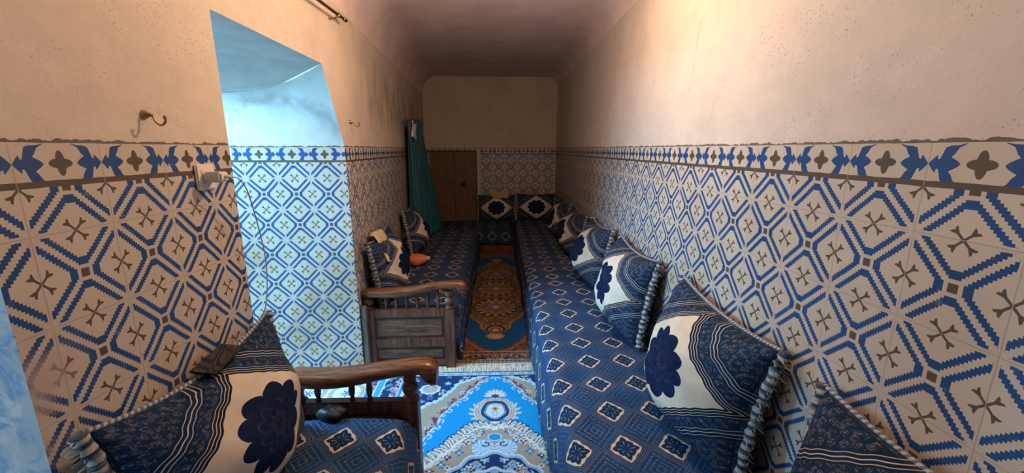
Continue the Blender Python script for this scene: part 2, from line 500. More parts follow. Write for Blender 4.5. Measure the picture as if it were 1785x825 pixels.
# doorway through the thick wall: far jamb, near jamb, lintel soffit with its curved shoulder
bm, l = wallbm()
quadface(bm, [(XL, 2.668, 0), (XL, 2.648, 1.574), (X_OUT, 2.63, 1.574), (X_OUT, 2.64, 0)], l, [(XL, 0), (XL, 1.574), (X_OUT, 1.574), (X_OUT, 0)])
J = [(XL, 2.407, 2.02), (-1.29, 2.60, 1.94), (-1.45, 2.62, 1.905), (X_OUT, 2.62, 1.89)]
TC = [J[0], (-1.08, 2.478, 1.995), (-1.19, 2.545, 1.967), J[1], (-1.37, 2.612, 1.92), J[2], (-1.6, 2.622, 1.895), J[3]]
grid = []
for i, a_ in enumerate(TC):
    b_ = (a_[0], 2.648 - .018 * i / 7, 1.574); col_ = []
    for k in range(7):
        t = k / 6; col_.append(bm.verts.new((a_[0], b_[1] + (a_[1] - b_[1]) * t ** 1.25, b_[2] + (a_[2] - b_[2]) * t)))
    grid.append(col_)
for i in range(7):
    for k in range(6):
        fc = bm.faces.new((grid[i][k], grid[i][k + 1], grid[i + 1][k + 1], grid[i + 1][k])); fc.smooth = True
        for lp in fc.loops: lp[l].uv = (lp.vert.co.x, lp.vert.co.z)
quadface(bm, [(XL, 1.525, 0), (X_OUT, 1.45, 0), (X_OUT, 1.45, 2.02), (XL, 1.525, 2.02)], l, [(XL, 0), (X_OUT, 0), (X_OUT, 2.02), (XL, 2.02)])
struct(link('trim_2', bm, M['jamb']))
bm = bmesh.new()
S1, S2 = (-1.37, 2.208, 2.02), (X_OUT, 2.02, 2.03)
f = [bm.verts.new(p) for p in ((XL, 1.525, 2.02), J[0], S1, S2, (X_OUT, 1.45, 2.03))]
bm.faces.new(f)
q = [bm.verts.new(p) for p in (J[0], J[1], J[2], J[3], S2, S1)]
bm.faces.new(q)
struct(link('trim_3', bm, M['soffit']))

# second opening beside the camera: its far reveal
bm, l = wallbm()
quadface(bm, [(XL, .781, 0), (XL, .781, 2.05), (X_OUT, .86, 2.05), (X_OUT, .86, 0)], l, [(XL, 0), (XL, 2.05), (X_OUT, 2.05), (X_OUT, 0)])
quadface(bm, [(XL, -.25, 0), (X_OUT, -.3, 0), (X_OUT, -.3, 2.05), (XL, -.25, 2.05)], l, [(XL, 0), (X_OUT, 0), (X_OUT, 2.05), (XL, 2.05)])
quadface(bm, [(XL, -.25, 2.05), (X_OUT, -.3, 2.05), (X_OUT, .86, 2.05), (XL, .781, 2.05)], l, [(XL, 0), (X_OUT, 0), (X_OUT, 1), (XL, 1)])
struct(link('trim_4', bm, M['reveal']))

# floor runs out through both openings
bm, l = wallbm()
quadface(bm, [(-5, Y_FRONT, 0), (1.2, Y_FRONT, 0), (1.2, Y_BACK + .2, 0), (-5, Y_BACK + .2, 0)], l, [(-5, Y_FRONT), (1.2, Y_FRONT), (1.2, Y_BACK + .2), (-5, Y_BACK + .2)])
struct(link('floor', bm, M['floor']))

# ceiling with coved sides
bm = bmesh.new()
ys = [Y_FRONT, .5, 2.7, 4.0, 5.3, Y_BACK]
rows = []
for y in ys:
    xl = xwall(y); row = []
    for k in range(9):
        a = k / 8 * PI / 2; row.append((xl + .20 * (1 - math.cos(a)), y, 2.40 + .26 * math.sin(a)))
    for k in range(9):
        a = PI / 2 - k / 8 * PI / 2; row.append((XR - .17 * (1 - math.cos(a)), y, 2.53 + .13 * math.sin(a)))
    rows.append([bm.verts.new(p) for p in row])
for a, b in zip(rows, rows[1:]):
    for i in range(len(a) - 1): bm.faces.new((a[i], a[i + 1], b[i + 1], b[i]))
struct(link('ceiling', bm, M['ceiling'], smooth=True))

# old two-leaf door in the back wall
d = bpy.data.objects.new('door_1', None); C.objects.link(d); d.location = ((DX0 + DX1) / 2, Y_BACK + .09, 0); struct(d)
wd = DX1 - DX0
for s in (-1, 1):
    bm = bmesh.new(); a, b = (-wd / 2 + .004, -.004) if s < 0 else (.004, wd / 2 - .004)
    box(bm, a, b, .012, .045, .02, DZ - .006)
    for x0, x1 in ((a, a + .075), (b - .075, b)): box(bm, x0, x1, -.012, .02, .02, DZ - .006, .004)
    for z0, z1 in ((.02, .16), (.70, .80), (DZ - .12, DZ - .008), (1.02, 1.09)): box(bm, a + .074, b - .074, -.010, .02, z0, z1, .004)
    link('door_leaf', bm, M['wood_door'], d)
bm = bmesh.new(); box(bm, .10, .185, -.035, -.008, .975, 1.035, .006); lathe(bm, [(.012, .985), (.014, 1.0), (.012, 1.02)], .14, -.045, 10)
link('lock_case', bm, M['iron'], d)

# ------------------------------------------------------------------ wooden benches
def bench_end(root, y, xs, x0, x1, tilt=.05, fat=1., panels=True):
    """turned end of a bench: posts, armrest, spindles, carved panels; stands at depth y from x0 (wall) to x1 (front)"""
    P = .036
    ball = [(.030, .455), (.034, .46), (.034, .468), (.020, .474), (.018, .482), (.030, .492), (.036, .508), (.036, .518), (.030, .532), (.018, .540), (.020, .548), (.030, .552), (.030, .585)]
    for x in (x0 + P, x1 - P):
        bm = bmesh.new(); box(bm, x - P, x + P, y - .033, y + .033, 0, .458, .005); lathe(bm, ball, x, y, 16)
        normals(bm); link('post', bm, M['wood_dark'], root)
    # armrest, thicker and rolled over at the front end
    n = 28; top = []; bot = []; L0, L1 = x0 - .012, x1 + .088
    bm = bmesh.new(); secs = []
    for i in range(n + 1):
        t = i / n; x = L0 + (L1 - L0) * t
        zt = .600 + tilt * t + .012 * math.sin(t * 2 * PI + 2.6)
        th = .050 * fat + .006 * math.sin(t * 5)
        if t > .90:                       # scroll
            th += .042 * math.sin(min(1, (t - .90) / .05) * PI / 2) * fat; zt -= .014 * ((t - .9) / .1) ** 3
        if t > .975: th *= .80; zt -= .006
        if t < .08: th -= .020 * (1 - t / .08); zt -= .014 * (1 - t / .08)
        w = .042 * fat + .006 * math.sin(t * 6) - (.010 if t < .04 else 0)
        secs.append([bm.verts.new((x, y + a * w, zt - th * b)) for a, b in ((-.72, 0), (-1, .22), (-1, .80), (-.75, 1), (.75, 1), (1, .80), (1, .22), (.72, 0))])
    for a, b in zip(secs, secs[1:]):
        for k in range(8): bm.faces.new((a[k], a[(k + 1) % 8], b[(k + 1) % 8], b[k]))
    bm.faces.new(secs[0][::-1]); bm.faces.new(secs[-1]); normals(bm)
    o = link('armrest', bm, M['wood_rail'], root, True)
    # rails
    for z0, z1, nm in ((.395, .455, 'rail'), (.165, .232, 'rail'), (.022, .062, 'rail')):
        bm = bmesh.new(); box(bm, x0 + .07, x1 - .07, y - .022, y + .022, z0, z1, .004)
        link(nm, bm, M['wood_dark'], root)
    for x in xs:
        t = (x - x0) / (x1 - x0); zt = .556 + tilt * .9 * t
        bm = bmesh.new(); z0 = .452; h = zt - z0
        lathe(bm, [(.010, z0), (.012, z0 + .10 * h), (.008, z0 + .16 * h), (.013, z0 + .30 * h), (.015, z0 + .45 * h), (.013, z0 + .62 * h), (.008, z0 + .78 * h), (.012, z0 + .86 * h), (.010, z0 + h)], x, y, 10)
        link('spindle', bm, M['wood_dark'], root, True)
    if panels:
        for z0, z1, cz in ((.232, .395, .31), (.062, .165, .115)):
            bm = bmesh.new(); a, b = x0 + .072, x1 - .072
            box(bm, a, b, y - .004, y + .010, z0, z1)
            box(bm, a + .018, b - .018, y - .014, y, z0 + .016, z1 - .016, .006)
            pl = link('carved_panel', bm, M['wood_panel'], root)
            bm = bmesh.new(); xm = (a + b) / 2; k = .8 if z1 - z0 > .12 else .75
            for s in (-1, 1):              # low-relief scroll leaves either side of a rosette
                for j in range(3):
                    bx = xm + s * (.028 + .042 * j) * k
                    pts = [(bx + s * .022 * k * math.cos(a_) * (1 - a_ / 9), y - .015, cz + .017 * k * math.sin(a_) * (1 - a_ / 9)) for a_ in [q * .55 for q in range(11)]]
                    tube(bm, pts, [.0045 * k * (1 - .05 * q) for q in range(11)], 6)
                tube(bm, [(xm + s * x_ * k, y - .014, cz - .020 * k + .006 * math.sin(x_ * 60)) for x_ in (.01, .05, .09, .13, .16)], .0035 * k, 6)
            lathe_pts = [(xm + .014 * math.cos(q * PI / 4), y - .016, cz + .014 * math.sin(q * PI / 4)) for q in range(9)]
            tube(bm, lathe_pts, .005 * k, 6)
            link('carving', bm, M['wood_panel'], pl, True)

def bench_frame(root, x0, x1, y0, y1, front, z=.16, axis='y'):
    """low plank frame the mattress lies on"""
    bm = bmesh.new()
    if axis == 'y':
        xa = x1 if front > 0 else x0
        box(bm, min(xa, xa - front * .03), max(xa, xa - front * .03), y0, y1, .05, z, .004)
    else: box(bm, x0, x1, y0, y0 + .03, .012, z, .004)
    link('front_rail', bm, M['wood_dark'] if axis == 'y' else M['wood_rail'], root)
    bm = bmesh.new()
    if axis == 'y':
        xb = x0 if front > 0 else x1
        box(bm, min(xb, xb + front * .03), max(xb, xb + front * .03), y0, y1, .05, z, .004)
    else: box(bm, x0, x1, y1 - .03, y1, .012, z, .004)
    link('back_rail', bm, M['wood_dark'], root)
    bm = bmesh.new(); box(bm, x0 + .03, x1 - .03, y0 + (.03 if axis != 'y' else 0), y1 - (.03 if axis != 'y' else 0), z - .035, z - .002)
    link('deck', bm, M['wood_board'], root)
    for px in (x0 + .06, x1 - .06):
        for py in (y0 + .08, y1 - .08):
            bm = bmesh.new(); lathe(bm, [(.022, 0), (.026, .03), (.026, z - .034)], px, py, 10); link('leg', bm, M['wood_dark'], root)

def local(root):          # parts are modelled in room coordinates, so bring them under the thing's base
    for ch in root.children: ch.location = ch.location - root.location

GB = 'carved wooden benches of the salon'
r = thing('wooden_bench', 'carved wooden bench right of the doorway, six spindles and carved panels at its end', 'bench', (-.62, 4.2, 0), group=GB)
bench_end(r, 2.745, [-.80, -.727, -.654, -.581, -.508, -.435], -.955, -.318)
bench_frame(r, -.90, -.33, 2.78, 5.92, 1); local(r)
r = thing('wooden_bench', 'wooden bench in the left foreground with reddish armrest, several spindles missing', 'bench', (-.62, .6, 0), group=GB)
bench_end(r, 1.665, [-.586, -.664, -.815, -.89], -.945, -.368, .035, 1.15)
bench_frame(r, -.92, -.39, -.15, 1.63, 1); local(r)
r = thing('wooden_bench', 'long low bench along the right tiled wall, under the long blue mattress', 'bench', (.6, 3.4, 0), group=GB)
bench_frame(r, .315, .90, -.3, 5.9, -1); local(r)
r = thing('wooden_bench', 'short bench across the back wall with a reddish wooden front board', 'bench', (-.1, 6.3, 0), group=GB)
bench_frame(r, -1.02, .26, 5.945, 6.60, 1, .158, 'x'); local(r)

bm = bmesh.new(); box(bm, -.957, -.918, 2.672, 2.704, 0, .50, .004)
tag(link('wooden_board', bm, M['wood_board']), 'narrow weathered board standing between doorway jamb and carved bench end', 'board')

# ------------------------------------------------------------------ mattresses
def mattress(name, label, x0, x1, y0, y1, front, mat, top=SEAT, skirt=.07, axis='y', base=.16, sag=.006):
    """padded seat with its cover hanging down on the front side (front=+1/-1 along x, or -1 along y)"""
    bm = bmesh.new(); l = bm.loops.layers.uv.new('UVMap')
    A0, A1 = (x0, x1) if axis == 'y' else (y0, y1)
    B0, B1 = (y0, y1) if axis == 'y' else (x0, x1)
    f = A1 if front > 0 else A0; bk = A0 if front > 0 else A1
    d = 1 if front > 0 else -1
    prof = [(bk, base + .004), (bk, top - .05), (bk + d * .012, top - .015), (bk + d * .04, top)]
    W = abs(f - bk)
    for k in range(1, 12): prof.append((bk + d * (.04 + (W - .11) * k / 11), top + .010 * math.sin(PI * k / 11)))
    for k in range(1, 7):
        a = k / 6 * PI / 2; prof.append((f - d * .07 + d * .07 * math.sin(a), top - .07 + .07 * math.cos(a)))
    for k in range(1, 5): prof.append((f + d * .006 * k, top - .07 + (skirt - top + .07) * k / 4))
    inner = [(prof[-1][0] - d * .012, skirt), (f - d * .010, skirt + .08), (f - d * .02, base + .004)]
    prof += inner
    us = []; L = 0
    for i, (a, z) in enumerate(prof):
        if i: L += math.hypot(a - prof[i - 1][0], z - prof[i - 1][1])
        us.append(L)
    # texture runs flat with the room over the top, then on down the skirt
    iref = 8; us = [(u - us[iref]) * d + prof[iref][0] for u in us]
    n = max(8, int((B1 - B0) / .06)); rows = []
    rs = random.Random(int(x0 * 100 + y0 * 10))
    ph = rs.random() * 6
    for j in range(n + 1):
        t = j / n; b = B0 + (B1 - B0) * t; e = min(t * (B1 - B0), (1 - t) * (B1 - B0))
        dn = -.05 * max(0, 1 - e / .05) ** 2
        row = []
        for i, (a, z) in enumerate(prof):
            zz = z + (dn if z > top - .06 else 0)
            if z > top - .03: zz += sag * (math.sin(b * 5 + ph) + math.sin(b * 11 + a * 6)) * .5
            aa = a + (d * .006 * math.sin(b * 7 + ph) * (1 if i > 20 else 0))
            if i >= len(prof) - 5: zz += .010 * math.sin(b * 9 + ph)
            row.append(bm.verts.new((aa, b, zz) if axis == 'y' else (b, aa, zz)))
        rows.append(row)
    for j in range(n):
        for i in range(len(prof) - 1):
            fc = bm.faces.new((rows[j][i], rows[j][i + 1], rows[j + 1][i + 1], rows[j + 1][i]))
            bb = [B0 + (B1 - B0) * q / n for q in (j, j, j + 1, j + 1)]
            uu = [us[q] for q in (i, i + 1, i + 1, i)]
            for lp, a, b in zip(fc.loops, uu, bb): lp[l].uv = (a, b)
        fc = bm.faces.new((rows[j][0], rows[j + 1][0], rows[j + 1][-1], rows[j][-1]))
    for row in (rows[0], rows[-1]): 
        fc = bm.faces.new(row)
        for lp in fc.loops: lp[l].uv = (lp.vert.co.x, lp.vert.co.z)
    normals(bm)
    o = link(name, bm, mat, None, True)
    cx, cy = (x0 + x1) / 2, (y0 + y1) / 2
    o.data.transform(Matrix.Translation((-cx, -cy, -base))); o.location = (cx, cy, base)
    return tag(o, label, 'mattress', 'patterned blue bench mattresses')

mattress('mattress', 'long blue patterned mattress on the right bench, running under the row of fringed cushions', .252, .915, -.28, 6.62, -1, M['seat_r'])
mattress('mattress', 'blue patterned mattress on the carved bench behind the doorway, under the cream cloth and cushion', -.945, -.300, 2.785, 5.93, 1, M['seat_l'])
mattress('mattress', 'dark navy patterned mattress in the left foreground beside the reddish armrest', -.945, -.380, -.14, 1.628, 1, M['seat_l'])
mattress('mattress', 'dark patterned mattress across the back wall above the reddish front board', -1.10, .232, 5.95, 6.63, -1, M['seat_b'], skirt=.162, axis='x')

# ------------------------------------------------------------------ cushions
GC = 'fringed navy cushions with cream panels and a dark flower'
def cushion(label, loc, rotz, w=.70, h=.50, t=.26, lean=.18, roll=0., seed=0, sagk=.15, belly=.25, kx=.07):
    rs = random.Random(seed)
    root = thing('fringed_cushion', label, 'cushion', loc, (0, 0, rotz), GC)
    N = 30
    ph = [rs.random() * 6 for _ in range(4)]
    Rm = Matrix.Rotation(-lean, 4, 'X') @ Matrix.Translation((0, 0, h * .47)) @ Matrix.Rotation(roll, 4, 'Y') @ Matrix.Translation((0, 0, -h * .47))
    def pos(x, y, side):
        sg = sagk if y > 0 else sagk * .35
        X = x * w / 2 * (1 - kx * (1 - y * y)); Z = h / 2 + y * h / 2 * (1 - sg * (1 - x * x))
        e = max(0, (1 - abs(x) ** 2.3)) * max(0, (1 - abs(y) ** 2.3))
        T = t / 2 * e ** .52 * (1 - belly * y * .8)
        T += .010 * e * (math.sin(3 * x + ph[0]) + math.sin(4 * y + ph[1]) + math.sin(5 * (x + y) + ph[2]))
        # soft creases running in from the corners
        T += .007 * e ** .3 * math.sin(9 * (abs(x) - abs(y)) + ph[3]) * (abs(x * y)) ** .5
        Y = -T * 1.30 if side == 0 else T * .70
        return Rm @ Vector((X, Y, Z))
    bm = bmesh.new(); l = bm.loops.layers.uv.new('UVMap')
    g = [[bm.verts.new(pos(-1 + 2 * i / N, -1 + 2 * j / N, 0)) for i in range(N + 1)] for j in range(N + 1)]
    k = [[g[j][i] if i in (0, N) or j in (0, N) else bm.verts.new(pos(-1 + 2 * i / N, -1 + 2 * j / N, 1)) for i in range(N + 1)] for j in range(N + 1)]
    for j in range(N):
        for i in range(N):
            idx = ((i, j), (i + 1, j), (i + 1, j + 1), (i, j + 1))
            for grid, flip in ((g, False), (k, True)):
                q = idx[::-1] if flip else idx
                f = bm.faces.new([grid[b][a] for a, b in q])
                for lp, (a, b) in zip(f.loops, q): lp[l].uv = (a / N, b / N)
    link('cover', bm, M['cushion'], root, True)
    for s in (-1, 1):                        # fringes on the two short sides
        bm = bmesh.new(); l = bm.loops.layers.uv.new('UVMap')
        pts = [pos(s, -1 + 2 * j / 24, 0) for j in range(25)]
        tube(bm, [p + Rm.to_3x3() @ Vector((s * .008, .004 * math.sin(j * 1.7), 0)) for j, p in enumerate(pts)], .017, 8, l)
        for f in bm.faces:
            for lp in f.loops: lp[l].uv = (0, lp[l].uv.x)
        n = 78
        for j in range(n):
            y = -1 + 2 * (j + .5) / n
            p = pos(s, y, 0); L = .026 + rs.random() * .010; d1 = rs.uniform(-.25, .05); d2 = rs.uniform(-.012, .012) 
            a = p; b = p + Rm.to_3x3() @ Vector((s * L * .6, d2, d1 * L * .5)); c_ = p + Rm.to_3x3() @ Vector((s * L, d2 * 1.8 + .006, d1 * L * 1.2 - .004))
            before = len(bm.faces)
            tube(bm, [a, b, c_], [.0026, .0026, .0018], 3, l)
            bm.faces.ensure_lookup_table()
            vv = j * .0108 + (0 if j % 2 else .0125)
            for f in bm.faces[before:]:
                for lp in f.loops: lp[l].uv = (.1, vv)
        link('fringe', bm, M['fringe'], root, True)
    for s in (-1, 1):                        # twisted cord on top and bottom
        bm = bmesh.new(); l = bm.loops.layers.uv.new('UVMap')
        tube(bm, [pos(-1 + 2 * j / 30, s, 0) for j in range(31)], .0065, 6, l)
        link('piping', bm, M['piping'], root, True)
    return root

RW, LW = PI * 1.5, PI / 2       # facing: right wall cushions look to -x, left wall cushions to +x
# a cushion's own front is -y; rotz turns it
zc = SEAT + .012
cushion('large fringed cushion on the right wall, its whole cream panel and flower in view', (.80, 1.50, zc), -PI / 2, .71, .53, .30, .16, .03, 1, .12)
cushion('fringed cushion behind the largest one on the right wall, half its flower hidden', (.795, 2.50, zc), -PI / 2, .72, .53, .29, .17, 0, 2)
cushion('third fully seen cushion along the right wall, its panel a broad cream crescent', (.80, 3.42, zc), -PI / 2, .70, .52, .28, .17, -.02, 3)
cushion('fourth cushion along the right wall, showing a thin cream crescent', (.80, 4.36, zc), -PI / 2, .68, .50, .27, .18, .02, 4)
cushion('last cushion of the right wall row, overlapping the back corner cushion', (.80, 5.28, zc), -PI / 2, .68, .49, .27, .18, 0, 5)
cushion('cushion cut off at the lower right of the view, only a fringed corner showing', (.80, .60, zc), -PI / 2, .70, .53, .28, .16, -.06, 6)
cushion('large fringed cushion in the left foreground with a phone on its top edge', (-.835, 1.165, zc), PI / 2, .72, .52, .25, .15, .02, 7, .22)
cushion('fringed cushion on the carved left bench with a cream cloth over its top corner', (-.865, 3.15, zc), PI / 2 + .05, .66, .50, .26, .15, -.03, 8)
cushion('dark fringed cushion in front of the teal curtain on the left wall', (-.93, 4.52, zc), PI / 2 + .05, .62, .51, .26, .16, 0, 9)
cushion('back wall cushion beside the wooden door, with a tan card on its top', (-.035, 6.50, zc), 0, .60, .42, .24, .14, 0, 10, .08)
cushion('back wall cushion in the right corner, dark flower on a cream diamond', (.60, 6.50, zc), 0, .62, .44, .24, .14, 0, 11, .10)

# ------------------------------------------------------------------ rugs
def rug(name, label, X0, X1, Y0, Y1, res, painter, mat, near_fringe, far_fringe, th=.009, z=.001):
    nx, ny = int((X1 - X0) / res), int((Y1 - Y0) / res)
    xs = np.linspace(X0, X1, nx + 1); ys_ = np.linspace(Y0, Y1, ny + 1)
    GX, GY = np.meshgrid(xs, ys_)
    col = painter(GX, GY)
    cx, cy = (X0 + X1) / 2, (Y0 + Y1) / 2
    co = np.stack([GX - cx, GY - cy, np.full_like(GX, th)], -1).reshape(-1, 3)
    # a thin border wall down to the floor all round
    idx = np.arange((nx + 1) * (ny + 1)).reshape(ny + 1, nx + 1)
    quads = np.stack([idx[:-1, :-1], idx[:-1, 1:], idx[1:, 1:], idx[1:, :-1]], -1).reshape(-1, 4)
    rim = np.concatenate([idx[0, :], idx[1:, -1], idx[-1, -2::-1], idx[-2:0:-1, 0]])
    low = co[rim].copy(); low[:, 2] = 0
    base = len(co); k = len(rim); ar = np.arange(k)
    side = np.stack([rim, base + ar, base + (ar + 1) % k, np.roll(rim, -1)], -1)
    co = np.concatenate([co, low]); quads = np.concatenate([quads, side])
    cols = np.concatenate([col.reshape(-1, 3), col.reshape(-1, 3)[rim]])
    me = bpy.data.meshes.new(name)
    me.vertices.add(len(co)); me.vertices.foreach_set('co', co.astype(np.float32).ravel())
    me.loops.add(quads.size); me.loops.foreach_set('vertex_index', quads.astype(np.int32).ravel())
    me.polygons.add(len(quads)); me.polygons.foreach_set('loop_start', np.arange(0, quads.size, 4, dtype=np.int32))
    me.update(calc_edges=True)
    at = me.color_attributes.new('weave', 'FLOAT_COLOR', 'POINT')
    at.data.foreach_set('color', np.concatenate([np.clip(cols, 0, 1), np.ones((len(cols), 1))], 1).astype(np.float32).ravel())
    me.materials.append(mat); me.validate()
    root = thing(name, label, 'rug', (cx, cy, z))
    o = bpy.data.objects.new('pile', me); C.objects.link(o); o.parent = root
    rs = random.Random(3)
    for flag, yy, s in ((near_fringe, Y0, -1), (far_fringe, Y1, 1)):
        if not flag: continue
        bm = bmesh.new()
        n = int((X1 - X0) / .006)
        for i in range(n):
            x = X0 + (X1 - X0) * (i + .5) / n - cx; L = .055 + rs.random() * .03; y = yy - cy
            dx = rs.uniform(-.012, .012)
            p = [(x - .0022, y, .004), (x + .0022, y, .004), (x + dx + .0018, y + s * L, .0015), (x + dx - .0018, y + s * L, .0015)]
            v = [bm.verts.new(q) for q in p] + [bm.verts.new((q[0], q[1], q[2] + .003)) for q in p]
            for f in ((4, 5, 6, 7), (0, 1, 5, 4), (1, 2, 6, 5), (2, 3, 7, 6), (3, 0, 4, 7), (3, 2, 1, 0)): bm.faces.new([v[a] for a in f])
        normals(bm); link('fringe', bm, M['rugfringe'], root)
    return root

# small drawing kit on arrays
class Art:
    def __init__(s, x, d, base):
        s.x, s.d = x, d; s.c = np.empty(x.shape + (3,)); s.c[:] = base
    def put(s, m, col, a=1.):
        m = m.astype(float)[..., None] * a; s.c[:] = s.c * (1 - m) + np.array(col) * m
    def ell(s, cx, cd, rx, rd, rot=0.):
        u, v = s.x - cx, s.d - cd; c_, n_ = math.cos(rot), math.sin(rot)
        return ((u * c_ + v * n_) / rx) ** 2 + ((-u * n_ + v * c_) / rd) ** 2
    def poly(s, pts):
        m = np.zeros(s.x.shape, bool); n = len(pts)
        for i in range(n):
            (x0, y0), (x1, y1) = pts[i], pts[(i + 1) % n]
            if y0 == y1: continue
            m ^= ((s.d >= min(y0, y1)) & (s.d < max(y0, y1)) & (s.x < x0 + (s.d - y0) * (x1 - x0) / (y1 - y0)))
        return m
    def dist(s, pts):
        """distance to a polyline and the running length along it"""
        best = np.full(s.x.shape, 9.); run = np.zeros(s.x.shape); L = 0
        for (x0, y0), (x1, y1) in zip(pts, pts[1:]):
            dx, dy = x1 - x0, y1 - y0; ln = math.hypot(dx, dy) or 1e-6
            t = np.clip(((s.x - x0) * dx + (s.d - y0) * dy) / ln ** 2, 0, 1)
            q = np.hypot(s.x - x0 - t * dx, s.d - y0 - t * dy); b = q < best
            run[b] = (L + t * ln)[b]; best = np.minimum(best, q); L += ln
        return best, run
    def leafy(s, pts, w, fill, edge, step=.05, out=.012):
        b, r = s.dist(pts); ww = w * (.55 + .45 * np.abs(np.sin(r / step * PI)))
        s.put(b < ww + out * .5, edge); s.put(b < ww, fill)
        s.put((b < ww * .35), edge, .5)
    def flower(s, cx, cd, r, col, mid, n=6, edge=None):
        u, v = s.x - cx, s.d - cd; th = np.arctan2(v, u); q = np.hypot(u, v)
        k = r * (.72 + .28 * np.cos(n * th))
        if edge is not None: s.put(q < k * 1.25, edge)
        s.put(q < k, col); s.put(q < r * .35, mid)
    def curl(s, cx, cd, r, a0, turn, col, w=.006, n=16):
        pts = [(cx + r * (1 - .75 * i / n) * math.cos(a0 + turn * i / n), cd + r * (1 - .75 * i / n) * math.sin(a0 + turn * i / n)) for i in range(n + 1)]
        b, _ = s.dist(pts); s.put(b < w, col)

def smooth_pts(pts, n=6): return [(p.x, p.y) for p in smoothcurve([(a, b, 0) for a, b in pts], n)]

AZ = (.006, .26, .60); NV = (.010, .035, .12); WH = (.62, .63, .60); BE = (.40, .34, .28); MR = (.22, .045, .055); LB = (.20, .42, .66); PK = (.50, .36, .28); TN = (.34, .29, .235)
def scatter(A, region, seed, n, rmin, rmax, cols, mids, xr, dr, edge=None):
    rs = random.Random(seed)
    for _ in range(n):
        cx, cd, r = rs.uniform(*xr), rs.uniform(*dr), rs.uniform(rmin, rmax)
        u = np.hypot(A.x - cx, A.d - cd); near = u < r * 1.5
        if not (near & region).any(): continue
        th = np.arctan2(A.d - cd, A.x - cx); nn = rs.choice([4, 5, 6, 3]); k = r * (.68 + .32 * np.cos(nn * th + rs.random() * 6))
        if edge is not None: A.put((u < k * 1.3) & region, edge)
        A.put((u < k) & region, rs.choice(cols)); A.put((u < r * .3) & region, rs.choice(mids))

